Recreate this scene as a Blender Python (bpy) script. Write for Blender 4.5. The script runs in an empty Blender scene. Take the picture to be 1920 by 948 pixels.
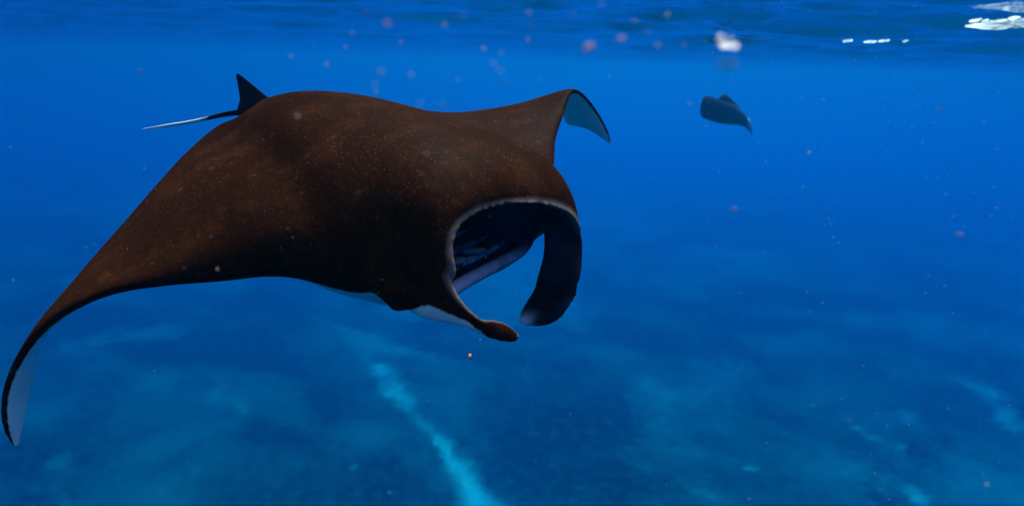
import bpy, bmesh, math, random
import numpy as np
from mathutils import Vector, Matrix
from mathutils.bvhtree import BVHTree

random.seed(7)
rng = np.random.default_rng(11)
S = bpy.context.scene
COL = S.collection

# ------------------------------------------------------------------ camera
FPX = 1251.0                         # focal length in pixels of the 1920 px wide frame
PITCH, ROLL = math.radians(16.0), math.radians(1.7)
CAM = np.array([0.0, 0.0, -0.8])     # the sea surface is z = 0
_D = np.array([0, math.cos(PITCH), -math.sin(PITCH)])
_U0 = np.array([0, math.sin(PITCH), math.cos(PITCH)])
_R0 = np.array([1.0, 0, 0])
_R = _R0 * math.cos(ROLL) + _U0 * math.sin(ROLL)
_U = -_R0 * math.sin(ROLL) + _U0 * math.cos(ROLL)
cam_data = bpy.data.cameras.new('camera')
cam = bpy.data.objects.new('camera', cam_data)
COL.objects.link(cam)
cam.matrix_world = Matrix(((_R[0], _U[0], -_D[0], CAM[0]), (_R[1], _U[1], -_D[1], CAM[1]),
                           (_R[2], _U[2], -_D[2], CAM[2]), (0, 0, 0, 1)))
cam_data.sensor_width = 36.0
cam_data.lens = 36.0 * FPX / 1920.0
cam_data.clip_start, cam_data.clip_end = 0.02, 2000.0
cam_data.dof.use_dof = True
cam_data.dof.focus_distance = 2.05
cam_data.dof.aperture_fstop = (cam_data.lens / 1000.0) / 0.0075
S.camera = cam

# ------------------------------------------------------------------ sky, sun, exposure
SUN_EL, SUN_AZ = math.radians(58), math.radians(12)
W = bpy.data.worlds.new('World')
S.world = W
W.use_nodes = True
nt = W.node_tree
sky = nt.nodes.new('ShaderNodeTexSky')
sky.sky_type = 'NISHITA'
sky.sun_disc = False
sky.sun_elevation, sky.sun_rotation = SUN_EL, SUN_AZ
nt.links.new(sky.outputs[0], nt.nodes['Background'].inputs['Color'])
nt.nodes['Background'].inputs['Strength'].default_value = 0.14
sl = bpy.data.lights.new('sun', 'SUN')
sl.energy, sl.angle, sl.color = 4.2, math.radians(15), (1.0, 0.95, 0.88)
so = bpy.data.objects.new('sun', sl)
COL.objects.link(so)
sdir = Vector((math.sin(SUN_AZ) * math.cos(SUN_EL), math.cos(SUN_AZ) * math.cos(SUN_EL), math.sin(SUN_EL)))
so.rotation_euler = sdir.to_track_quat('Z', 'Y').to_euler()
S.view_settings.view_transform = 'Standard'
S.view_settings.look = 'None'
S.view_settings.exposure = 0.97
S.view_settings.gamma = 1.0
S.view_settings.use_curve_mapping = False
S.cycles.volume_bounces = 4
S.cycles.max_bounces = 10
S.cycles.diffuse_bounces = 4
S.cycles.transparent_max_bounces = 12
S.cycles.sample_clamp_indirect = 4.0
S.cycles.use_denoising = True

# ------------------------------------------------------------------ helpers
def cw(c):                            # camera coordinates (right, up, depth) -> world
    c = np.asarray(c, float)
    return CAM + c[..., 0:1] * _R + c[..., 1:2] * _U + c[..., 2:3] * _D
def pc(px, py, d):                    # photograph pixel at a depth -> camera coordinates
    return np.array([(px - 960.0) / FPX * d, (474.0 - py) / FPX * d, d])
def pw(px, py, d):
    return cw(pc(px, py, d))

def link(name, verts, faces, mat=None, parent=None, smooth=True):
    me = bpy.data.meshes.new(name)
    me.from_pydata([tuple(map(float, v)) for v in verts], [], faces)
    me.update()
    if mat: me.materials.append(mat)
    if smooth: me.polygons.foreach_set('use_smooth', [True] * len(me.polygons))
    o = bpy.data.objects.new(name, me)
    COL.objects.link(o)
    if parent:
        o.parent = parent
        o.matrix_parent_inverse = parent.matrix_world.inverted()
    return o
def tag(o, label=None, cat=None, group=None, kind=None):
    if label: o['label'] = label
    if cat: o['category'] = cat
    if group: o['group'] = group
    if kind: o['kind'] = kind
    return o

class Nodes:
    def __init__(self, name):
        self.m = bpy.data.materials.new(name)
        self.m.use_nodes = True
        self.t = self.m.node_tree
        self.t.nodes.clear()
        self.out = self.t.nodes.new('ShaderNodeOutputMaterial')
    def n(self, kind, **kw):
        x = self.t.nodes.new('ShaderNode' + kind)
        for k, v in kw.items():
            if k in x.inputs: self.put(x.inputs[k], v)
            else: setattr(x, k, v)
        return x
    def put(self, sock, v):
        if isinstance(v, bpy.types.NodeSocket): self.t.links.new(v, sock)
        elif isinstance(v, bpy.types.Node): self.t.links.new(v.outputs[0], sock)
        elif hasattr(sock.default_value, '__len__') and not isinstance(v, str):
            n = len(sock.default_value)
            v = tuple(v)
            sock.default_value = v + (1.0,) * (n - len(v)) if len(v) < n else v
        else: sock.default_value = v
    def noise(self, vec, scale, detail=4, rough=0.55, dist=0.0):
        x = self.n('TexNoise', Scale=scale, Detail=detail, Roughness=rough, Distortion=dist)
        self.put(x.inputs['Vector'], vec)
        return x.outputs[0]
    def ramp(self, fac, a, b, c0=(0, 0, 0), c1=(1, 1, 1)):
        x = self.n('ValToRGB')
        self.put(x.inputs[0], fac)
        e = x.color_ramp.elements
        e[0].position, e[1].position = a, b
        e[0].color, e[1].color = (*c0, 1), (*c1, 1)
        return x.outputs[0]
    def mix(self, fac, a, b, blend='MIX'):
        x = self.n('Mix', data_type='RGBA', blend_type=blend)
        self.put(x.inputs[0], fac); self.put(x.inputs[6], a); self.put(x.inputs[7], b)
        return x.outputs[2]
    def math(self, op, a, b=0.0, c=None):
        x = self.n('Math', operation=op)
        self.put(x.inputs[0], a); self.put(x.inputs[1], b)
        if c is not None: self.put(x.inputs[2], c)
        return x.outputs[0]
    def done(self, shader, sock='Surface'):
        self.t.links.new(shader.outputs[0], self.out.inputs[sock])
        return self.m

# vectorised value noise
_PERM = rng.random((64, 64, 64))
def vnoise(x, y, z=0.0):
    x, y = np.asarray(x, float), np.asarray(y, float)
    z = np.zeros_like(x) + z
    xi, yi, zi = np.floor(x).astype(int), np.floor(y).astype(int), np.floor(z).astype(int)
    fx, fy, fz = x - xi, y - yi, z - zi
    fx, fy, fz = [f * f * f * (f * (f * 6 - 15) + 10) for f in (fx, fy, fz)]
    r = 0
    for a in (0, 1):
        for b in (0, 1):
            for c in (0, 1):
                w = (fx if a else 1 - fx) * (fy if b else 1 - fy) * (fz if c else 1 - fz)
                r = r + w * _PERM[(xi + a) % 64, (yi + b) % 64, (zi + c) % 64]
    return r * 2 - 1
def fbm(x, y, oct=5, gain=0.5, z=0.0):
    r, a, f = 0, 1.0, 1.0
    for k in range(oct):
        r = r + a * vnoise(x * f + 17.3 * k, y * f + 5.1 * k, z * f + 3.7 * k)
        a *= gain; f *= 2.03
    return r
def spline(P, t):                     # Catmull-Rom through rows of P at parameters t in [0, len-1]
    P = np.asarray(P, float)
    n = len(P)
    t = np.clip(np.asarray(t, float), 0, n - 1 - 1e-9)
    i = np.floor(t).astype(int)
    f = (t - i)[:, None]
    Q = np.vstack([2 * P[0] - P[1], P, 2 * P[-1] - P[-2]])
    a, b, c, d = Q[i], Q[i + 1], Q[i + 2], Q[i + 3]
    return 0.5 * ((2 * b) + (-a + c) * f + (2 * a - 5 * b + 4 * c - d) * f ** 2 + (-a + 3 * b - 3 * c + d) * f ** 3)
def smooth01(a, b, x):
    t = np.clip((np.asarray(x, float) - a) / (b - a), 0, 1)
    return t * t * (3 - 2 * t)
def polar_sheet(r0, r1, nr, na):
    r = r0 * (r1 / r0) ** np.linspace(0, 1, nr)
    a = np.linspace(0, 2 * np.pi, na, endpoint=False)
    X = np.concatenate([[0], np.outer(r, np.sin(a)).ravel()])
    Y = np.concatenate([[0], np.outer(r, np.cos(a)).ravel()])
    F = [(0, 1 + (j + 1) % na, 1 + j) for j in range(na)]
    for i in range(nr - 1):
        p, q = 1 + i * na, 1 + (i + 1) * na
        F += [(p + j, p + (j + 1) % na, q + (j + 1) % na, q + j) for j in range(na)]
    return X, Y, F

def sphere_pts(nu=20, nv=12):
    vs, fs = [], []
    for i in range(nv + 1):
        p = math.pi * i / nv
        for j in range(nu):
            t = 2 * math.pi * j / nu
            vs.append((math.sin(p) * math.cos(t), math.sin(p) * math.sin(t), math.cos(p)))
    for i in range(nv):
        for j in range(nu):
            fs.append((i * nu + j, (i + 1) * nu + j, (i + 1) * nu + (j + 1) % nu, i * nu + (j + 1) % nu))
    return np.array(vs), fs

# ------------------------------------------------------------------ water: even volume in a closed box
N = Nodes('sea_water')
vc = N.n('VolumeCoefficients')
vc.inputs['Scatter Coefficients'].default_value = (0.0001, 0.0039, 0.0081)
vc.inputs['Absorption Coefficients'].default_value = (0.040, 0.0068, 0.0012)
vc.inputs['Anisotropy'].default_value = 0.82
m_water = N.done(vc, 'Volume')
bx = [(x, y, z) for x in (-500, 500) for y in (-500, 500) for z in (-66, 0.6)]
haze = link('haze', bx, [(0, 1, 3, 2), (4, 6, 7, 5), (0, 4, 5, 1), (2, 3, 7, 6), (0, 2, 6, 4), (1, 5, 7, 3)], m_water, smooth=False)
tag(haze, 'clear blue sea water that far things fade into', kind='stuff')

# ------------------------------------------------------------------ sea surface seen from below
N = Nodes('water_surface')
geo = N.n('NewGeometry')
b1 = N.n('Bump', Strength=0.5, Distance=0.05, Height=N.noise(geo.outputs['Position'], 3.0, 5, 0.6))
fr = N.n('Fresnel', IOR=1.333, Normal=b1.outputs[0])
gl = N.n('BsdfGlossy', Color=(0.82, 0.88, 0.95), Roughness=0.03, Normal=b1.outputs[0])
tr = N.n('BsdfTransparent', Color=(1, 1, 1))
mx = N.n('MixShader')
N.put(mx.inputs[0], fr); N.put(mx.inputs[1], tr); N.put(mx.inputs[2], gl)
m_surf = N.done(mx)
def wave_z(X, Y):
    Z = 0
    for wl, amp, ang, ph in ((9.0, .100, 25, .4), (4.6, .060, -15, 2.0), (2.5, .040, 38, 1.1), (1.35, .026, 5, 3.0), (.8, .014, -30, .7), (.45, .006, 20, 2.2)):
        k = 2 * math.pi / wl
        d = X * math.sin(math.radians(ang)) + Y * math.cos(math.radians(ang))
        w = vnoise(X / wl * .35 + ph * 9, Y / wl * .35, 1.5)
        s = np.sin(k * d + ph + 2.2 * w)
        Z = Z + amp * (0.75 + .5 * w) * (s + .25 * np.cos(2 * k * d + 2 * ph + 4.4 * w))
    Z = Z * (.75 + .55 * smooth01(-4, 12, X))
    return Z + 0.022 * fbm(X * 2.2, Y * 2.2, 3)
X, Y, F = polar_sheet(1.2, 490, 380, 560)
Z = wave_z(X, Y)
surf = link('water_surface', np.c_[X, Y, Z], F, m_surf)
tag(surf, 'rippled underside of the sea surface', kind='structure')

# ------------------------------------------------------------------ seabed
SEA = -60.0
def floor_pt(px, py):
    d = pw(px, py, 1.0) - CAM
    return CAM + d * ((SEA - CAM[2]) / d[2])
sand_lines = [  # real strips of bright sand lying between the reef patches
    ([(640, 610), (670, 645), (700, 675)], .5, .22),
    ([(712, 690), (735, 720), (752, 745)], .62, 1.0),
    ([(745, 735), (775, 775), (815, 825), (850, 870)], .62, .9),
    ([(845, 862), (870, 900), (890, 935), (910, 985), (930, 1080)], 1.15, .95),
    ([(600, 590), (690, 640), (790, 665), (900, 690)], 0.55, 0.26),
    ([(400, 700), (420, 745), (450, 770)], 0.28, 0.35),
    ([(90, 870), (120, 930), (150, 1000)], 0.6, 0.25),
    ([(150, 640), (230, 625), (330, 630)], 1.2, 0.24),
    ([(1620, 800), (1660, 825), (1710, 840)], 0.25, 0.5),
    ([(1830, 720), (1870, 760), (1910, 800)], 0.6, 0.4),
    ([(1720, 915), (1740, 930), (1755, 950)], 0.25, 0.8),
    ([(1180, 860), (1260, 905), (1330, 925)], 0.4, 0.22),
    ([(630, 880), (645, 890)], 0.16, 0.6),
    ([(1425, 870), (1432, 876)], 0.15, 0.5),
    ([(1370, 700), (1420, 718)], 0.4, 0.3),
    ([(1700, 770), (1710, 785)], 0.4, 0.4),
]
X, Y, F = polar_sheet(6.0, 496, 330, 640)
KS = 4.8
big = fbm(X / 9.0 / KS + 3.1, Y / 9.0 / KS + 8.2, 5, .55)
med = fbm(X / 3.0 / KS, Y / 3.0 / KS, 4, .5)
wob_x, wob_y = .45 * KS * fbm(X / 2.4 / KS, Y / 2.4 / KS, 4, .5, 2.5), .45 * KS * fbm(X / 2.4 / KS + 40, Y / 2.4 / KS, 4, .5, 4.5)
sand = np.zeros_like(X)
for line, wid, amt in sand_lines:
    P = np.array([floor_pt(*p)[:2] for p in line])
    amt = amt * np.clip(.72 + .8 * fbm(X / 1.3 / KS, Y / 1.3 / KS, 3, .6, 7.5), .1, 1.1)
    d = np.full(X.shape, 1e9)
    wid = wid * KS
    for a, b in zip(P[:-1], P[1:]):
        ab = b - a
        t = np.clip(((X + wob_x - a[0]) * ab[0] + (Y + wob_y - a[1]) * ab[1]) / (ab @ ab), 0, 1)
        d = np.minimum(d, np.hypot(X + wob_x - a[0] - t * ab[0], Y + wob_y - a[1] - t * ab[1]))
    sand = np.maximum(sand, amt * (1 - smooth01(wid * .15, wid * 1.0, d + .3 * wid * med)))
open_sand = smooth01(.15, .75, -big - .25 * med) * .16
sand = np.maximum(sand, open_sand)
Z = SEA + .55 * big * (1 - .5 * sand) + (.16 * med + .10 * fbm(X * 1.5, Y * 1.5, 3, .6)) * (1 - .85 * sand) - .35 * sand
N = Nodes('seabed')
geo = N.n('NewGeometry')
pos = geo.outputs['Position']
at = N.n('Attribute', attribute_name='sand')
n1 = N.noise(pos, 0.045, 7, .60, .4)
n2 = N.noise(pos, .6, 6, .68)
reef = N.mix(N.ramp(n1, .42, .64), (.003, .003, .005), (.125, .122, .105))
reef = N.mix(N.math('MULTIPLY', N.ramp(n2, .46, .72), .5), reef, (.13, .125, .105))
sandc = N.mix(N.ramp(n2, .3, .7), (.50, .50, .45), (.80, .78, .70))
fac = N.math('MULTIPLY_ADD', N.math('SUBTRACT', n2, .5), .25, at.outputs['Fac'])
colr = N.mix(N.math('MAXIMUM', N.math('MINIMUM', fac, 1.0), 0.0), reef, sandc)
bmp = N.n('Bump', Strength=.3, Distance=.25, Height=n2)
bs = N.n('BsdfDiffuse', Color=colr, Normal=bmp.outputs[0])
m_bed = N.done(bs)
bed = link('seabed', np.c_[X, Y, Z], F, m_bed)
a = bed.data.attributes.new('sand', 'FLOAT', 'POINT')
a.data.foreach_set('value', sand.astype(np.float32))
tag(bed, 'dark reef bottom with bright strips of sand', kind='structure')

# ------------------------------------------------------------------ manta ray
# Its own axes in camera coordinates: F forward, L its left, UP its back
AF = np.array([.78, -.38, -.50]); AF /= np.linalg.norm(AF)
AL = np.array([.58, .12, .80]); AL -= AF * (AL @ AF); AL /= np.linalg.norm(AL)
AU = np.cross(AF, AL); AU *= np.sign(AU[1]); AU /= np.linalg.norm(AU)
MO = np.array([-.45, .28, 2.30])
def lc(x, y, z):
    return MO + x * AF + y * AL + z * AU
def to_local(c):
    r = np.asarray(c) - MO
    return np.array([r @ AF, r @ AL, r @ AU])
def px_l(px, py, d):                  # a point given by pixel and depth, in the ray's own axes
    return to_local(pc(px, py, d))

V, FA, CL = [], [], []                # vertices (local), faces, class (belly, rim, inside)
def add_rings(rings, cls, cap=True):
    b = len(V)
    n = len(rings[0])
    for r, c in zip(rings, cls):
        for p, q in zip(r, c):
            V.append(p); CL.append(q)
    for i in range(len(rings) - 1):
        for j in range(n):
            FA.append((b + i * n + j, b + i * n + (j + 1) % n, b + (i + 1) * n + (j + 1) % n, b + (i + 1) * n + j))
    if cap:
        for i in (0, len(rings) - 1):
            V.append(np.mean(rings[i], axis=0)); CL.append(cls[i][0])
            c = len(V) - 1
            for j in range(n):
                t = (b + i * n + j, b + i * n + (j + 1) % n, c)
                FA.append(t if i else t[::-1])

# wing and trunk: leading edge, trailing edge, back height, belly height for each station
def st(le, te, hd, hv):
    return [*le, *te, hd, hv]
stations = [
    st(px_l(25, 838, 1.77), px_l(36, 836, 1.775), .006, .006),
    st(px_l(9, 800, 1.745), px_l(41, 803, 1.80), .009, .009),
    st(px_l(7, 745, 1.73), px_l(52, 745, 1.83), .010, .010),
    st(px_l(28, 685, 1.725), px_l(66, 690, 1.86), .012, .011),
    st(px_l(75, 622, 1.725), px_l(70, 636, 1.90), .016, .012),
    st(px_l(135, 577, 1.74), px_l(92, 588, 1.96), .022, .013),
    st(px_l(215, 546, 1.78), px_l(150, 515, 2.06), .034, .016),
    st(px_l(310, 533, 1.82), px_l(215, 435, 2.18), .055, .022),
    st(px_l(430, 531, 1.85), px_l(285, 352, 2.32), .105, .035),
    st(px_l(560, 520, 1.87), px_l(350, 285, 2.46), .150, .060),
    st(px_l(700, 545, 1.85), px_l(405, 240, 2.58), .175, .100),
    st((.38, -.29, -.10), (-.62, -.13, .03), .185, .150),
    st((.14, -.12, .00), (-.70, -.04, .04), .185, .185),
    st((.12, .00, .00), (-.71, .00, .04), .185, .190),
    st((.14, .12, .00), (-.70, .04, .04), .180, .185),
    st((.30, .27, -.03), (-.62, .14, .04), .150, .150),
    st((.38, .42, -.06), (-.52, .32, .05), .055, .085),
    st(px_l(1036, 322, 2.62), px_l(755, 206, 3.02), .040, .045),
    st(px_l(1042, 262, 2.82), px_l(850, 212, 3.14), .034, .025),
    st(px_l(1057, 214, 3.00), px_l(950, 200, 3.27), .026, .016),
    st(px_l(1072, 174, 3.16), px_l(1030, 183, 3.40), .018, .012),
    st(px_l(1092, 176, 3.27), px_l(1052, 205, 3.46), .014, .011),
    st(px_l(1118, 206, 3.34), px_l(1062, 232, 3.48), .012, .010),
    st(px_l(1138, 242, 3.39), px_l(1100, 242, 3.46), .009, .008),
    st(px_l(1146, 268, 3.42), px_l(1142, 268, 3.43), .004, .004),
]
ST = np.array(stations)
NS = 150
T = np.linspace(0, len(ST) - 1, NS)
SS = spline(ST, T)
LE, TE = SS[:, 0:3], SS[:, 3:6]
HD, HV = SS[:, 6], SS[:, 7]
mid = .5 * (LE + TE)
tan = np.gradient(mid, axis=0)
tan /= np.linalg.norm(tan, axis=1)[:, None]
ch = LE - TE
NN = np.cross(ch, tan)                # up for stations running from its right to its left
NN /= np.linalg.norm(NN, axis=1)[:, None] + 1e-9
ctr = np.exp(-((T - 13) / 3.2) ** 2)[:, None]
NN = NN * (1 - ctr) + np.array([0, 0, 1.0]) * ctr
for _ in range(3):
    NN[1:-1] = (NN[:-2] + 2 * NN[1:-1] + NN[2:]) / 4
NN /= np.linalg.norm(NN, axis=1)[:, None]
NU = 26
u = (1 - np.cos(np.linspace(0, np.pi, NU))) / 2
sh_d = (u ** .5) * (1 - u) ** .9; sh_d /= sh_d.max()
sh_v = (u ** .5) * (1 - u) ** .9; sh_v /= sh_v.max()
rings, cls = [], []
for i in range(NS):
    base = LE[i] + (TE[i] - LE[i]) * u[:, None]
    top = base + NN[i] * (HD[i] * sh_d + .004)[:, None]
    bot = base - NN[i] * (HV[i] * sh_v + .004)[:, None]
    rings.append(np.vstack([top, bot[::-1]]))
    edge = 1 - smooth01(.0, .09, u)   # dark leading margin on the belly side
    cls.append([(0, 0, 0, 0)] * NU + [(1 - e, 0, 0, 0) for e in edge[::-1]])
add_rings(rings, cls)

# head: a hood open in front, outer wall, lip, inner wall, throat
def closed(P, n):
    P = np.asarray(P, float)
    k = len(P)
    t = np.linspace(0, k, n, endpoint=False)
    i = np.floor(t).astype(int)
    f = (t - i)[:, None]
    a, b, c, d = P[(i - 1) % k], P[i], P[(i + 1) % k], P[(i + 2) % k]
    return 0.5 * ((2 * b) + (-a + c) * f + (2 * a - 5 * b + 4 * c - d) * f ** 2 + (-a + 3 * b - 3 * c + d) * f ** 3)
NR = 72
lip = closed([px_l(968, 376, 1.96), px_l(915, 386, 1.89), px_l(876, 404, 1.84), px_l(850, 430, 1.80), px_l(840, 470, 1.775), px_l(844, 520, 1.765), (.585, -.315, -.135),
              (.50, -.26, -.175), (.485, -.12, -.180), (.482, .12, -.172), (.47, .25, -.145), (.515, .285, -.055), (.60, .305, -.02),
              px_l(1088, 434, 2.235), px_l(1074, 402, 2.18), px_l(1032, 381, 2.08)], NR)
mid_o = closed([(.30, 0, .222), (.30, -.10, .205), (.30, -.20, .170), (.30, -.28, .115), (.30, -.325, .04), (.30, -.345, -.05), (.30, -.335, -.14),
                (.30, -.27, -.22), (.28, -.12, -.265), (.28, .12, -.265), (.30, .26, -.22), (.30, .34, -.12), (.30, .365, -.02), (.30, .355, .09), (.30, .28, .185), (.30, .13, .222)], NR)
base_o = closed([(-.35, 0, .195), (-.34, -.10, .175), (-.32, -.19, .13), (-.30, -.26, .08), (-.25, -.31, .03), (-.25, -.32, -.04), (-.25, -.31, -.08),
                 (-.25, -.24, -.12), (-.25, -.12, -.15), (-.25, .12, -.15), (-.25, .24, -.12), (-.25, .31, -.07), (-.25, .34, .0), (-.28, .34, .08), (-.32, .27, .16), (-.34, .13, .195)], NR)
cen = np.array([.5, 0, -.02])
def pull(P, k, dx):
    Q = P.copy()
    Q[:, 1] = cen[1] + (P[:, 1] - cen[1]) * k
    Q[:, 2] = cen[2] + (P[:, 2] - cen[2]) * k
    Q[:, 0] += dx
    return Q
rings, cls = [], []
isbelly = lambda P: smooth01(-.125, -.165, P[:, 2])
for s in np.linspace(0, 2, 19):
    w0, w1, w2 = (s - 1) * (s - 2) / 2, -s * (s - 2), s * (s - 1) / 2
    R_ = base_o * w0 + mid_o * w1 + lip * w2
    far = smooth01(.08, .24, R_[:, 1]) * smooth01(-.04, .06, R_[:, 2]) * math.sin(math.pi * min(1, max(0, (s - .7) / 1.35)))
    R_ = R_ + far[:, None] * np.array([0, .040, .022])
    rings.append(R_)
    rim = smooth01(1.89, 2.03, s)
    top = smooth01(-.16, -.06, R_[:, 2])
    cls.append([(b, rim * t, 0, 0) for b, t in zip(isbelly(R_), top)])
rings.append(pull(lip, .965, .012)); cls.append([(0, 1 * t, 0, 0) for t in smooth01(-.16, -.06, lip[:, 2])])
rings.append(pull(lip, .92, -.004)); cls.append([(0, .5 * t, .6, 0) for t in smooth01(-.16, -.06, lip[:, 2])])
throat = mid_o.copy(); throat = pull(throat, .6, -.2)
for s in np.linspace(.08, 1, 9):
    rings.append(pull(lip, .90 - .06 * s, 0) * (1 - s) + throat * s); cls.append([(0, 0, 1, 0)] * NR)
add_rings(rings, cls)

# cephalic lobes: flattened paddles from the corners of the mouth
def paddle(secs, n=24, cls_fn=None):
    """secs: centre (local), width vector, thickness vector (local)"""
    A = np.array([[*c, *w, *t] for c, w, t in secs])
    tt = np.linspace(0, len(A) - 1, 40)
    B = spline(A, tt)
    th = np.linspace(0, 2 * np.pi, n, endpoint=False)
    rings, cls = [], []
    for k, r in enumerate(B):
        c, w, t = r[0:3], r[3:6], r[6:9]
        rings.append(c + np.cos(th)[:, None] * w + np.sin(th)[:, None] * t)
        s = k / (len(B) - 1)
        cls.append([cls_fn(s, a) for a in th])
    add_rings(rings, cls)
def dirl(v):                          # camera direction -> local direction
    v = np.asarray(v, float)
    return np.array([v @ AF, v @ AL, v @ AU])
def psec(px, py, d, wpx, ang, tilt, th):
    """centre pixel, depth, half width in pixels, direction of the width in the picture, its tilt in depth, half thickness"""
    w = np.array([math.cos(ang), math.sin(ang), tilt]); 
    w = w * (wpx / FPX * d)
    t = np.array([-math.sin(ang) * .3, math.cos(ang) * .3, 1.0])
    t = t - w * (t @ w) / (w @ w); t = t / np.linalg.norm(t) * th
    return px_l(px, py, d), dirl(w), dirl(t)
RAD = math.radians
far_lobe = [
    psec(1038, 392, 2.20, 36, RAD(-30), .5, .030),
    psec(1054, 428, 2.24, 38, RAD(-14), .4, .030),
    psec(1056, 475, 2.23, 38, RAD(-4), .3, .024),
    psec(1048, 520, 2.21, 43, RAD(4), .2, .021),
    psec(1042, 540, 2.20, 43, RAD(6), .15, .021),
    psec(1032, 562, 2.19, 51, RAD(10), .1, .020),
    psec(1020, 584, 2.17, 49, RAD(10), .0, .018),
    psec(1012, 600, 2.16, 41, RAD(6), .0, .014),
    psec(1009, 609, 2.16, 26, RAD(4), .0, .008),
    psec(1009, 612, 2.16, 12, RAD(4), .0, .004),
]
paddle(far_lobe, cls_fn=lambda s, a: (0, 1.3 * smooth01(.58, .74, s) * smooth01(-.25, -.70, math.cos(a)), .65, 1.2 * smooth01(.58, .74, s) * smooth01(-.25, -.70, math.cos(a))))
def esec(a, b, d, tilt, th):          # section between an upper and a lower edge pixel
    w = (np.array(a, float) - np.array(b, float)) / 2
    c = (np.array(a, float) + np.array(b, float)) / 2
    L_ = np.hypot(*w)
    return psec(c[0], c[1], d, L_ + 2, math.atan2(-w[1], w[0]), tilt, th)
near_lobe = [
    esec((838, 470), (745, 570), 1.84, -.5, .036),
    esec((846, 520), (785, 594), 1.80, -.5, .030),
    esec((861, 556), (832, 604), 1.77, -.4, .022),
    esec((883, 583), (870, 613), 1.755, -.2, .015),
    esec((906, 600), (898, 624), 1.755, .0, .012),
    esec((928, 601), (922, 634), 1.77, .3, .011),
    esec((948, 608), (945, 639), 1.79, .4, .010),
    esec((966, 621), (962, 640), 1.81, .4, .007),
    esec((976, 631), (974, 637), 1.82, .2, .003),
]
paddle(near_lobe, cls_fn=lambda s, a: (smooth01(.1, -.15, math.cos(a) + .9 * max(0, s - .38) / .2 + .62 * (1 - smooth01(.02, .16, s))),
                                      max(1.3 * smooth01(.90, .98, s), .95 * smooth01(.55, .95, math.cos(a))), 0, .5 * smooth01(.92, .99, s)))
cheek = [esec((852, 455), (620, 455), 1.90, -.1, .05), esec((848, 500), (648, 500), 1.87, -.1, .045), esec((846, 530), (668, 530), 1.85, -.1, .040),
         esec((848, 552), (694, 552), 1.84, -.1, .034), esec((810, 568), (718, 568), 1.84, -.1, .026), esec((768, 579), (733, 579), 1.84, 0, .014), esec((748, 583), (740, 583), 1.84, 0, .005)]
paddle(cheek, cls_fn=lambda s, a: (.75 * smooth01(.60, .72, s) * smooth01(.35, .7, math.cos(a)), 0, 0, 0))
belly = [esec((720, 505), (555, 505), 2.04, 0, .07), esec((722, 530), (580, 530), 2.02, 0, .07), esec((735, 552), (622, 552), 2.00, 0, .06),
         esec((748, 568), (672, 568), 1.98, 0, .045), esec((755, 579), (715, 579), 1.97, 0, .02)]
paddle(belly, cls_fn=lambda s, a: (1, 0, 0, 0))
# lower jaw lip
jp = spline(np.array([px_l(835, 552, 1.90), px_l(865, 532, 1.98), px_l(905, 510, 2.09), px_l(945, 489, 2.19), px_l(975, 470, 2.27), px_l(990, 452, 2.30)]), np.linspace(0, 5, 40))
th = np.linspace(0, 2 * np.pi, 16, endpoint=False)
rings = [p + np.cos(th)[:, None] * np.array([1.0, 0, 0]) * .026 + np.sin(th)[:, None] * np.array([0, 0, 1.0]) * .017 for p in jp]
add_rings(rings, [[(0, 0, 1, smooth01(.2, .9, math.sin(a + .5)) * smooth01(38, 22, k)) for a in th] for k in range(40)])  # lilac highlight painted along the upper side of the jaw

# join into one skin: closed lofts -> voxel union -> relaxed
src_bvh = BVHTree.FromPolygons([tuple(v) for v in V], FA)
CLA = np.array(CL, float)
me0 = bpy.data.meshes.new('source')
me0.from_pydata([tuple(v) for v in V], [], FA)
bm = bmesh.new(); bm.from_mesh(me0)
bmesh.ops.recalc_face_normals(bm, faces=bm.faces)
bm.to_mesh(me0); bm.free()
tmp = bpy.data.objects.new('source', me0)
COL.objects.link(tmp)
md = tmp.modifiers.new('r', 'REMESH'); md.mode = 'VOXEL'; md.voxel_size = .0062
ms = tmp.modifiers.new('s', 'SMOOTH'); ms.factor = .5; ms.iterations = 9
bpy.context.view_layer.update()
body_me = bpy.data.meshes.new_from_object(tmp.evaluated_get(bpy.context.evaluated_depsgraph_get()))
bpy.data.objects.remove(tmp)
nv = len(body_me.vertices)
co = np.empty(nv * 3); body_me.vertices.foreach_get('co', co); co = co.reshape(-1, 3)
cl = np.zeros((nv, 4))
for i in range(nv):
    p, n_, fi, d_ = src_bvh.find_nearest(co[i])
    f = FA[fi]
    w = np.array([1.0 / (1e-4 + np.linalg.norm(np.asarray(V[k]) - co[i])) for k in f])
    cl[i] = (CLA[list(f)] * w[:, None]).sum(0) / w.sum()
ed = np.empty(len(body_me.edges) * 2, int); body_me.edges.foreach_get('vertices', ed); ed = ed.reshape(-1, 2)
deg = np.bincount(ed.ravel(), minlength=nv)[:, None] + 1e-9
for _ in range(5):
    acc = np.zeros_like(cl)
    np.add.at(acc, ed[:, 0], cl[ed[:, 1]]); np.add.at(acc, ed[:, 1], cl[ed[:, 0]])
    cl = .4 * cl + .6 * acc / deg
ca = body_me.attributes.new('skin', 'FLOAT_COLOR', 'POINT')
ca.data.foreach_set('color', cl.astype(np.float32).ravel())
wt = smooth01(.50, .32, co[:, 0]) * smooth01(-.75, -.5, co[:, 0]) * smooth01(.75, .45, np.abs(co[:, 1]))
wt = wt * (1 - .93 * smooth01(.10, .26, co[:, 1]))
wt = (wt * smooth01(.5, .05, cl[:, 2]))[:, None] * .85
for _ in range(220):
    acc = np.zeros_like(co)
    for k in range(3):
        acc[:, k] = np.bincount(ed[:, 0], co[ed[:, 1], k], nv) + np.bincount(ed[:, 1], co[ed[:, 0], k], nv)
    co = co + wt * (acc / deg - co)
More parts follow.
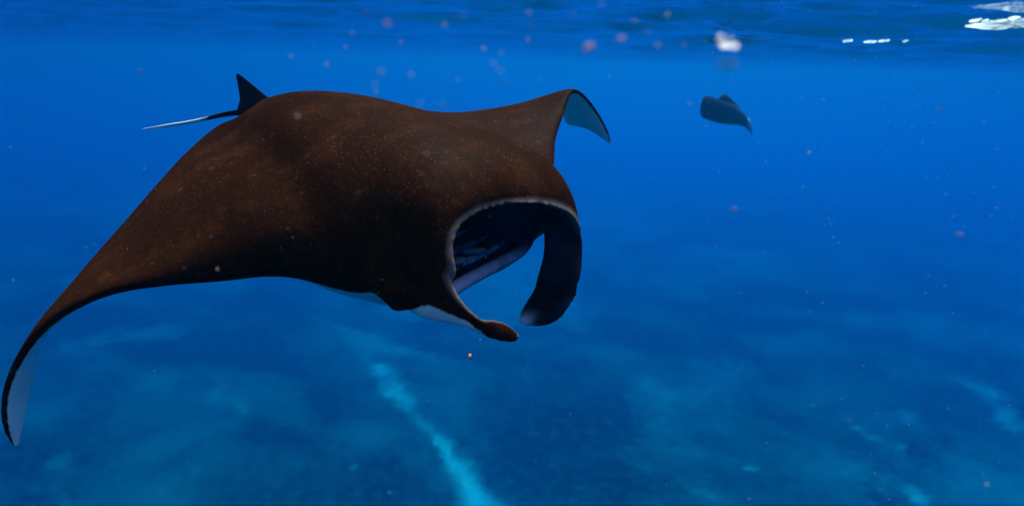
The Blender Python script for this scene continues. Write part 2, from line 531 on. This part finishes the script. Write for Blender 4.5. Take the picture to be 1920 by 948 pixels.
body_me.vertices.foreach_set('co', co.ravel()); body_me.update()
body_me.polygons.foreach_set('use_smooth', [True] * len(body_me.polygons))

# skin
N = Nodes('manta_skin')
tc = N.n('TexCoord'); oc = tc.outputs['Object']
sk = N.n('Attribute', attribute_name='skin')
sep = N.n('SeparateColor', Color=sk.outputs['Color'])
na = N.noise(oc, 2.2, 5, .6, .3); nb = N.noise(oc, 9, 5, .65); nc = N.noise(oc, 60, 4, .7)
brown = N.mix(N.ramp(na, .30, .75), (.022, .0064, .0014), (.036, .0106, .0024))
brown = N.mix(N.math('MULTIPLY', N.ramp(nb, .50, .72), .55), brown, (.078, .0235, .0060))
brown = N.mix(N.math('MULTIPLY', N.ramp(nc, .54, .74), .45), brown, (.085, .035, .015))
vo = N.n('TexVoronoi', Scale=26.0, Randomness=1.0); N.put(vo.inputs['Vector'], oc)
dots = N.math('MULTIPLY', N.ramp(vo.outputs['Distance'], .05, .17, (1, 1, 1), (0, 0, 0)), N.ramp(nb, .46, .62))
brown = N.mix(N.math('MULTIPLY', dots, .7), brown, (.13, .062, .034))
vo3 = N.n('TexVoronoi', Scale=46.0, Randomness=1.0); N.put(vo3.inputs['Vector'], oc)
nd = N.noise(oc, 5.0, 3, .6)
dots3 = N.math('MULTIPLY', N.ramp(vo3.outputs['Distance'], .10, .30, (1, 1, 1), (0, 0, 0)), N.ramp(nd, .45, .66))
brown = N.mix(N.math('MULTIPLY', dots3, .6), brown, (.105, .048, .024))
vo2 = N.n('TexVoronoi', Scale=85.0, Randomness=1.0); N.put(vo2.inputs['Vector'], oc)
dots2 = N.math('MULTIPLY', N.ramp(vo2.outputs['Distance'], .06, .16, (1, 1, 1), (0, 0, 0)), N.ramp(na, .40, .60))
vo4 = N.n('TexVoronoi', Scale=13.0, Randomness=1.0); N.put(vo4.inputs['Vector'], oc)
dots4 = N.math('MULTIPLY', N.ramp(vo4.outputs['Distance'], .03, .20, (1, 1, 1), (0, 0, 0)), N.ramp(na, .48, .64))
brown = N.mix(N.math('MULTIPLY', dots4, .65), brown, (.16, .078, .046))
brown = N.mix(dots2, brown, (.26, .155, .105))
white = N.mix(N.ramp(nb, .35, .7), (.62, .84, .84), (.82, .94, .93))  # belly white tinted cyan, standing in for the water's colour cast
bel = N.math('ADD', sep.outputs[0], N.math('MULTIPLY', N.math('SUBTRACT', nc, .5), .5))
c1 = N.mix(N.ramp(bel, .40, .62), brown, white)
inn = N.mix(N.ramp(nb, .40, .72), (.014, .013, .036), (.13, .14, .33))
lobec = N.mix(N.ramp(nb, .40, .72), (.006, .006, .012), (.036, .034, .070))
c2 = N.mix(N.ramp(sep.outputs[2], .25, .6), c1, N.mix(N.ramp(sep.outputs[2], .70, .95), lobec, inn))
rimc = N.mix(N.ramp(nc, .30, .70), (.16, .115, .105), (.31, .25, .235))
c3 = N.mix(N.ramp(N.math('ADD', sep.outputs[1], N.math('MULTIPLY', N.math('SUBTRACT', nb, .5), .5)), .35, 1.0), c2, rimc)
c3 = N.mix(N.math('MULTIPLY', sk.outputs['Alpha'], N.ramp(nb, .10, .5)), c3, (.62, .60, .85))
bp = N.n('Bump', Strength=.25, Distance=.004, Height=nc)
pd = N.n('BsdfDiffuse', Color=c3, Roughness=.6, Normal=bp.outputs[0])
pg = N.n('BsdfPrincipled', **{'Base Color': c3, 'Roughness': .55, 'Specular IOR Level': .03, 'Normal': bp.outputs[0]})
pb = N.n('MixShader'); N.put(pb.inputs[0], .16); N.put(pb.inputs[1], pd); N.put(pb.inputs[2], pg)
m_skin = N.done(pb)
body_me.materials.clear(); body_me.materials.append(m_skin)

ORG = cw(MO)
M3 = np.array([AF[0] * _R + AF[1] * _U + AF[2] * _D, AL[0] * _R + AL[1] * _U + AL[2] * _D, AU[0] * _R + AU[1] * _U + AU[2] * _D]).T
manta = bpy.data.objects.new('manta_ray', None)
COL.objects.link(manta)
manta.matrix_world = Matrix([[*M3[0], ORG[0]], [*M3[1], ORG[1]], [*M3[2], ORG[2]], [0, 0, 0, 1]])
tag(manta, 'large brown manta ray swimming with its mouth wide open', 'manta ray')
def part(name, verts, faces, mat):
    o = link(name, verts, faces, mat)
    o.parent = manta
    return o
body = bpy.data.objects.new('body', body_me); COL.objects.link(body); body.parent = manta

def loft(rings):
    n = len(rings[0]); vs = [p for r in rings for p in r]; fs = []
    for i in range(len(rings) - 1):
        for j in range(n):
            fs.append((i * n + j, i * n + (j + 1) % n, (i + 1) * n + (j + 1) % n, (i + 1) * n + j))
    fs.append(tuple(range(n))[::-1]); fs.append(tuple((len(rings) - 1) * n + j for j in range(n)))
    return vs, fs

def ball(c, r, squash=(1, 1, 1)):
    pv, pf = sphere_pts(20, 12)
    return c + pv * np.array(r) * np.array(squash), pf
N = Nodes('eye_black')
m_eye = N.done(N.n('BsdfDiffuse', Color=(.005, .005, .008)))
part('eye', *ball(px_l(757, 561, 1.82), .015), m_eye)
part('eye', *ball(np.array([.38, .365, -.10]), .02), m_eye)
N = Nodes('gill_plate')
tc = N.n('TexCoord'); nb = N.noise(tc.outputs['Object'], 25, 3, .6)
m_gill = N.done(N.n('BsdfPrincipled', **{'Base Color': N.mix(nb, (.10, .12, .13), (.42, .45, .42)), 'Roughness': .6, 'Specular IOR Level': .05}))
def plate(px, py, d, a, b, rot):
    pv, pf = sphere_pts(20, 10)
    w = np.array([math.cos(rot), math.sin(rot), .45]) * a / FPX * d
    h = np.array([-math.sin(rot), math.cos(rot), .5]) * b / FPX * d
    n = np.cross(w, h); n = n / np.linalg.norm(n) * .012
    q = px_l(px, py, d) + np.outer(pv[:, 0], dirl(w)) + np.outer(pv[:, 1], dirl(h)) + np.outer(pv[:, 2], dirl(n))
    part('gill_plate', q, pf, m_gill)
N = Nodes('gill_arch')
tc = N.n('TexCoord'); nb = N.noise(tc.outputs['Object'], 18, 4, .6)
m_arch = N.done(N.n('BsdfDiffuse', Color=N.mix(N.ramp(nb, .35, .65), (.06, .06, .12), (.50, .48, .72))))
def arch(dx, dz, r, a, b):
    P_ = spline(np.array([px_l(835, 552, 1.90), px_l(865, 532, 1.98), px_l(905, 510, 2.09), px_l(945, 489, 2.19), px_l(975, 470, 2.27)]), np.linspace(a, b, 26))
    P_ = P_ + np.array([dx, 0, dz])
    t_ = np.linspace(0, 2 * np.pi, 12, endpoint=False)
    k_ = np.sin(np.linspace(.12, np.pi - .12, 26)) ** .5
    part('gill_arch', *loft([p + np.cos(t_)[:, None] * np.array([r * 1.3, 0, 0]) * k + np.sin(t_)[:, None] * np.array([0, 0, r]) * k for p, k in zip(P_, k_)]), m_arch)
arch(-.055, .022, .012, .0, 3.7)
arch(-.105, .040, .011, .0, 3.3)
arch(-.155, .058, .010, .0, 2.9)
plate(888, 470, 2.10, 23, 6, RAD(4))
plate(856, 489, 2.00, 18, 7, RAD(10))

# dorsal fin
N = Nodes('fin_skin')
tc = N.n('TexCoord'); nb = N.noise(tc.outputs['Object'], 14, 4, .6)
pb = N.n('BsdfDiffuse', Color=N.mix(nb, (.006, .007, .012), (.024, .024, .034)))
m_fin = N.done(pb)
DZ = 2.70
fe = [((505, 184), (450, 216)), ((495, 176), (446, 206)), ((480, 164), (451, 190)), ((465, 152), (449, 170)), ((455, 144), (446, 153)), ((449, 140), (444, 143)), ((446, 138.5), (444.5, 139))]
th = np.linspace(0, 2 * np.pi, 20, endpoint=False)
rings = []
A = spline(np.array([[*px_l(*a, DZ - .03), *px_l(*b, DZ + .03)] for a, b in fe]), np.linspace(0, len(fe) - 1, 24))
for k, r in enumerate(A):
    a, b = r[:3], r[3:]
    c, w = (a + b) / 2, (a - b) / 2
    t = np.array([0, 1.0, 0]) * (.026 * (1 - k / 23) + .003)
    rings.append(c + np.cos(th)[:, None] * w + np.sin(th)[:, None] * t * np.abs(np.sin(th))[:, None] ** .3)
part('dorsal_fin', *loft(rings), m_fin)

# tail
N = Nodes('tail_skin')
tc = N.n('TexCoord'); sx = N.n('SeparateXYZ', Vector=tc.outputs['Object'])
nb = N.noise(tc.outputs['Object'], 30, 3, .6)
f = N.ramp(N.math('ADD', N.math('MULTIPLY', sx.outputs[0], -1.0), N.math('MULTIPLY', nb, .04)), .0, 1.0)
tp = [px_l(482, 219, 2.74), px_l(455, 211, 2.74), px_l(420, 215, 2.78), px_l(385, 223, 2.86), px_l(350, 230, 2.94), px_l(310, 236, 3.02), px_l(268, 242, 3.10)]
x_pale = -float(tp[3][0])
f = N.ramp(N.math('SUBTRACT', N.math('ADD', N.math('MULTIPLY', sx.outputs[0], -1.0), N.math('MULTIPLY', nb, .05)), x_pale - .5), .49, .56)
pb = N.n('BsdfDiffuse', Color=N.mix(f, (.010, .010, .014), (.86, .90, .90)))
m_tail = N.done(pb)
P = spline(np.array(tp), np.linspace(0, len(tp) - 1, 40))
rad = np.interp(np.linspace(0, 1, 40), [0, .2, .5, .8, 1], [.030, .013, .008, .007, .002])
th = np.linspace(0, 2 * np.pi, 12, endpoint=False)
rings = [p + np.cos(th)[:, None] * np.array([0, 1, 0]) * r + np.sin(th)[:, None] * np.array([0, 0, 1.0]) * r for p, r in zip(P, rad)]
part('tail', *loft(rings), m_tail)

# ------------------------------------------------------------------ distant fish
FD = 24.0
N = Nodes('dark_fish_skin')
tc = N.n('TexCoord'); nb = N.noise(tc.outputs['Object'], 9, 4, .6)
sx = N.n('SeparateXYZ', Vector=tc.outputs['Object'])
rear_fade = N.ramp(N.math('MULTIPLY_ADD', N.math('SUBTRACT', sx.outputs[0], float(pw(1358, 210, FD)[0])), .5, .5), .42, 1.0)
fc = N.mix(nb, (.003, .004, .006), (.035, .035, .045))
pb = N.n('BsdfDiffuse', Color=N.mix(rear_fade, fc, (.035, .09, .18)))  # rear painted towards water blue, as if fading into haze
m_fish = N.done(pb)
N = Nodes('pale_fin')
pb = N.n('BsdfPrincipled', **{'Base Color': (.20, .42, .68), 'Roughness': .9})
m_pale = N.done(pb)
fish = bpy.data.objects.new('fish', None); COL.objects.link(fish)
fish.location = Vector(pw(1358, 210, FD)); bpy.context.view_layer.update()
tag(fish, 'distant dark deep-bodied fish in the blue water under the surface', 'fish')
def fpart(name, prof, mat, thick):
    """prof: columns (px, top, bottom) along the fish, each a rounded section of real width"""
    cols = spline(np.array(prof, float), np.linspace(0, len(prof) - 1, 30))
    th = np.linspace(0, 2 * np.pi, 20, endpoint=False)
    rings = []
    for k, (x, a, b) in enumerate(cols):
        dz = (x - 1316) / FPX * FD * .25
        c = pc(x, (a + b) / 2, FD + dz)
        h = abs(b - a) / 2 / FPX * FD
        s = math.sin(math.pi * min(1, .12 + .88 * k / 29)) ** .6
        rings.append(cw(c + np.outer(np.sin(th), [0, h, 0]) + np.outer(np.cos(th), [0, 0, thick * s])))
    vs, fs = loft(rings)
    return link(name, vs, fs, mat, fish)
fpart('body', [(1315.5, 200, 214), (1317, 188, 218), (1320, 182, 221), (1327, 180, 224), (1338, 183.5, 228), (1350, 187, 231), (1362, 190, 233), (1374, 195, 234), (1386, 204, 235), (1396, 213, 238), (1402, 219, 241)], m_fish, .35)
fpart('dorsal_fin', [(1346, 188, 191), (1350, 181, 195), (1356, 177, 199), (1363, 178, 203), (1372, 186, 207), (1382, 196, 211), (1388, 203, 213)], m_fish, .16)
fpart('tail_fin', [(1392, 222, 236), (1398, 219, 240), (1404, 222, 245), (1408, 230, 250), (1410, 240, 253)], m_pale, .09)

# ------------------------------------------------------------------ drifting particles
N = Nodes('pale_plankton')
oi = N.n('ObjectInfo')
tc = N.n('TexCoord'); nb = N.noise(tc.outputs['Object'], 400, 3, .6)
cA = N.mix(oi.outputs['Random'], (.66, .46, .40), (.62, .57, .57))
df = N.n('BsdfDiffuse', Color=N.mix(nb, cA, (.72, .62, .58)))
tl = N.n('BsdfTranslucent', Color=cA)
mx = N.n('MixShader'); N.put(mx.inputs[0], .5); N.put(mx.inputs[1], df); N.put(mx.inputs[2], tl)
m_plk = N.done(mx)
def blob_mesh(name, seed, mat):
    r = np.random.default_rng(seed)
    bm = bmesh.new()
    bmesh.ops.create_icosphere(bm, subdivisions=2, radius=1.0)
    ph = r.random(3) * 50
    for v in bm.verts:
        c = np.array(v.co)
        k = 1 + .75 * float(vnoise(np.array([c[0] * 1.4 + ph[0]]), np.array([c[1] * 1.4 + ph[1]]), c[2] * 1.4 + ph[2])[0])
        v.co = Vector(c * k)
    me = bpy.data.meshes.new(name); bm.to_mesh(me); bm.free()
    me.polygons.foreach_set('use_smooth', [True] * len(me.polygons)); me.materials.append(mat)
    return me
BL = [blob_mesh('particle', 30 + k, m_plk) for k in range(5)]
def particle(px, py, d, size_px, label, group=None, me=None, asp=1.0, name='particle', cat='particle'):
    o = bpy.data.objects.new(name, me or random.choice(BL))
    COL.objects.link(o)
    o.location = Vector(pw(px, py, d))
    s = size_px / 2 / FPX * d
    o.scale = (s * asp * random.uniform(.8, 1.3), s * random.uniform(.7, 1.2), s * random.uniform(.6, 1.1))
    o.rotation_euler = (0, random.uniform(-.6, .6), random.uniform(0, 6))
    tag(o, label, cat, group)
    return o
GP = 'pale particles drifting in the water'
big_ones = [
    (727, 44, .42, 9, 'pinkish blurred particle near the top edge, the largest left of the mouth'),
    (1166, 72, .42, 9, 'round pale particle beside the elongated smear under the surface'),
    (1104, 89, .40, 10, 'elongated pale smear just under the water surface'),
    (1234, 85, .42, 6, 'pale oval particle right of the round one under the surface'),
    (992, 25, .45, 6, 'pale blurred particle at the surface line above the far fin'),
    (996, 48, .45, 6, 'faint particle just below the one at the surface line'),
    (907, 92, .55, 6, 'bright small particle in the blue above the middle of the back'),
    (945, 155, .45, 6, 'pale particle at the low end of a vertical string of specks'),
    (685, 20, .5, 5, 'faint double particle left of the largest pink one'),
    (612, 121, .6, 5, 'small round particle in the blue above the front of the back'),
    (545, 106, .6, 4, 'tiny oval particle in the blue right of the dorsal fin'),
    (712, 135, .42, 7, 'faint smear of plankton above the hump of the back'),
    (787, 195, .4, 7, 'faint particle just above the dip of the back'),
    (829, 198, .4, 7, 'faint particle touching the ridge where the far fin begins'),
    (833, 46, .5, 5, 'pale speck right of the largest pink particle'),
    (1283, 84, .5, 4, 'small reddish speck left of the white clump'),
    (1291, 194, .6, 4, 'faint reddish speck left of the dark fish'),
    (1251, 28, .5, 5, 'elongated pale speck under the ripples above the reddish speck'),
    (263, 133, .6, 5, 'greenish speck alone in the blue left of the dorsal fin'),
    (1518, 286, .8, 4, 'small bright speck below and right of the dark fish'),
    (1800, 440, .55, 7, 'round brownish speck alone in the deep blue at right'),
    (1377, 395, .5, 9, 'faint round speck in the blue right of the mouth'),
    (1760, 207, .55, 6, 'faint ring shaped speck below the wide surface glare'),
    (1850, 908, .6, 6, 'faint ring shaped speck near the bottom right corner'),
    (800, 287, .5, 5, 'pale reddish particle in front of the middle of the back'),
    (558, 218, .5, 5, 'pale particle in front of the back beside the dorsal fin'),
    (408, 505, .7, 4, 'orange particle in front of the near fin by its lower edge'),
    (882, 669, 1.7, 8, 'small orange particle floating below the curled near lobe of the mouth'),
]
N = Nodes('orange_plankton')
tc = N.n('TexCoord'); nb = N.noise(tc.outputs['Object'], 3, 3, .6)
m_or = N.done(N.n('BsdfPrincipled', **{'Base Color': N.mix(nb, (.40, .15, .04), (.70, .38, .17)), 'Roughness': .5}))
OR = blob_mesh('orange_particle', 77, m_or)
N = Nodes('dim_plankton')
m_dim = N.done(N.n('BsdfDiffuse', Color=(.22, .27, .27)))
DIM = [blob_mesh('particle', 60 + k, m_dim) for k in range(3)]
for px, py, d, s, lab in big_ones:
    orange = 'orange' in lab
    particle(px, py, d, s, lab, GP, OR if orange else random.choice(DIM) if ('ring' in lab or 'faint' in lab or 'greenish' in lab or 'brownish' in lab) else None, 2.2 if 'elongated' in lab or 'smear' in lab else 1.0)

for px, py, s in ((660, 62, 5), (752, 80, 4), (648, 88, 3), (770, 140, 4), (925, 118, 4), (938, 132, 5), (940, 100, 3), (990, 74, 4), (1075, 28, 5), (1128, 8, 4), (868, 30, 3), (702, 158, 4), (705, 172, 4), (1012, 150, 3), (858, 150, 3), (1190, 40, 4), (1215, 60, 3)):
    particle(px, py, random.uniform(.36, .6), s, 'tiny pale pink speck in the loose cloud of specks above the back', 'tiny specks clouding the water above the back', None)

# ------------------------------------------------------------------ fine marine snow: nobody could count it
ico = bmesh.new(); bmesh.ops.create_icosphere(ico, subdivisions=1, radius=1.0)
iv = np.array([v.co[:] for v in ico.verts]); ifc = [tuple(v.index for v in f.verts) for f in ico.faces]; ico.free()
vs, fs = [], []
for k in range(1500):
    d = random.uniform(.7, 3.5)
    px, py = random.uniform(-100, 2020), random.uniform(-60, 1000)
    if random.random() < .45: px, py = random.uniform(1300, 1980), random.gauss(150, 130)
    p = pw(px, py, d)
    if p[2] > -.12: continue
    s = random.choice((.6, .7, .8, 1.1)) * .0008 * (.55 + .45 * d / 2)
    b = len(vs)
    vs.extend(p + iv * s * rng.uniform(.6, 1.4, 3))
    fs.extend([tuple(b + i for i in f) for f in ifc])
N = Nodes('marine_snow')
m_snow = N.done(N.n('BsdfDiffuse', Color=(.45, .62, .70)))
snow = link('marine_snow', vs, fs, m_snow)
tag(snow, 'fine pale specks of plankton hanging in the water', kind='stuff')

# ------------------------------------------------------------------ white lumps: modelled glints of light on the surface, and the clump
N = Nodes('white_glint')
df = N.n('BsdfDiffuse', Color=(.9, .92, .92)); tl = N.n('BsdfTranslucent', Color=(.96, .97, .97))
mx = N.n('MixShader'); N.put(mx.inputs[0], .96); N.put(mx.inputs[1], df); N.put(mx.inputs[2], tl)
m_white = N.done(mx)  # white shared by the modelled light glints and the clump

def white_lump(parts, name, label, mat, cat, group=None, split=False):
    """parts: (px, py, depth, half width px, half height px, half depth m)"""
    if split:
        root = bpy.data.objects.new(name, None); COL.objects.link(root)
        root.location = Vector(pw(*parts[0][:3])); bpy.context.view_layer.update()
        for p in parts:
            o = white_lump([p], 'lump', None, mat, None)
            o.parent = root; o.matrix_parent_inverse = root.matrix_world.inverted()
        return tag(root, label, cat, group)
    vs, fs = [], []
    for (px, py, d, a, b, c) in parts:
        pv, pf = sphere_pts(18, 10)
        k = 1 + .30 * vnoise(pv[:, 0] * 2 + px, pv[:, 1] * 2 + py, pv[:, 2] * 2)
        pv = pv * k[:, None]
        o = len(vs)
        q = pc(px, py, d) + np.c_[pv[:, 0] * a / FPX * d, pv[:, 2] * b / FPX * d, pv[:, 1] * c]
        vs.extend(cw(q)); fs.extend([tuple(o + i for i in f) for f in pf])
    o = link(name, vs, fs, mat)
    tag(o, label, cat, group)
    return o
GF = 'bright white glints on the water surface'  # light breaking through the ripples, given shape as white translucent lumps
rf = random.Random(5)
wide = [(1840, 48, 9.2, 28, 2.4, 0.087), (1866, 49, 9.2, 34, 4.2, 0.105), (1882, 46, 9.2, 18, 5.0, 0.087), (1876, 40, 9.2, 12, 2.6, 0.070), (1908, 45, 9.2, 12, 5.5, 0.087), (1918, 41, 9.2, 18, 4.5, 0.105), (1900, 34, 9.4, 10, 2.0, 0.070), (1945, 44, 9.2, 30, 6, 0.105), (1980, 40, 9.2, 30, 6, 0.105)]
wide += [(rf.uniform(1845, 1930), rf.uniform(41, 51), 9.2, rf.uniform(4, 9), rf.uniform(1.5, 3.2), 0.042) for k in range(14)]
white_lump(wide, 'glint_lump', 'wide dazzling white patch on the surface in the top right corner', m_white, 'white_glint', GF)
white_lump([(1828, 38.5, 9.4, 8, 1.7, 0.070), (1834, 37.4, 9.4, 5, 1.4, 0.070), (1847, 38.5, 9.4, 4, 1.6, 0.052)], 'glint_lump', 'small white fleck just above the left end of the wide patch', m_white, 'white_glint', GF)
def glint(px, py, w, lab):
    white_lump([(px + k * w * .5, py + rf.uniform(-.7, .7), 15.5, w * rf.uniform(.45, .7), rf.uniform(.6, 1.2), .08) for k in (-1.1, -.5, 0, .5, 1.0)], 'glint_lump', lab, m_white, 'white_glint', GF)
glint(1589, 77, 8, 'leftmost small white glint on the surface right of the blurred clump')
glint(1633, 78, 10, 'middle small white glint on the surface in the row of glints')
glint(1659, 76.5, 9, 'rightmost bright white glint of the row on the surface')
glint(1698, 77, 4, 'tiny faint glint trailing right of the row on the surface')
white_lump([(1361, 85, .46, 12, 5, .003), (1351, 74, .42, 5, 10, .003), (1376, 86, .42, 8, 5, .003), (1366, 78, .30, 5, 4, .002)], 'floating_clump', 'blurred white floating clump above the dark fish', m_white, 'clump', split=True)
white_lump([(1355, 122, .3, 7, 5, .002), (1366, 125, .3, 5, 3, .002), (1376, 119, .3, 4, 4, .002)], 'floating_clump', 'faint blurred smear below the white floating clump', m_dim, 'clump', split=True)
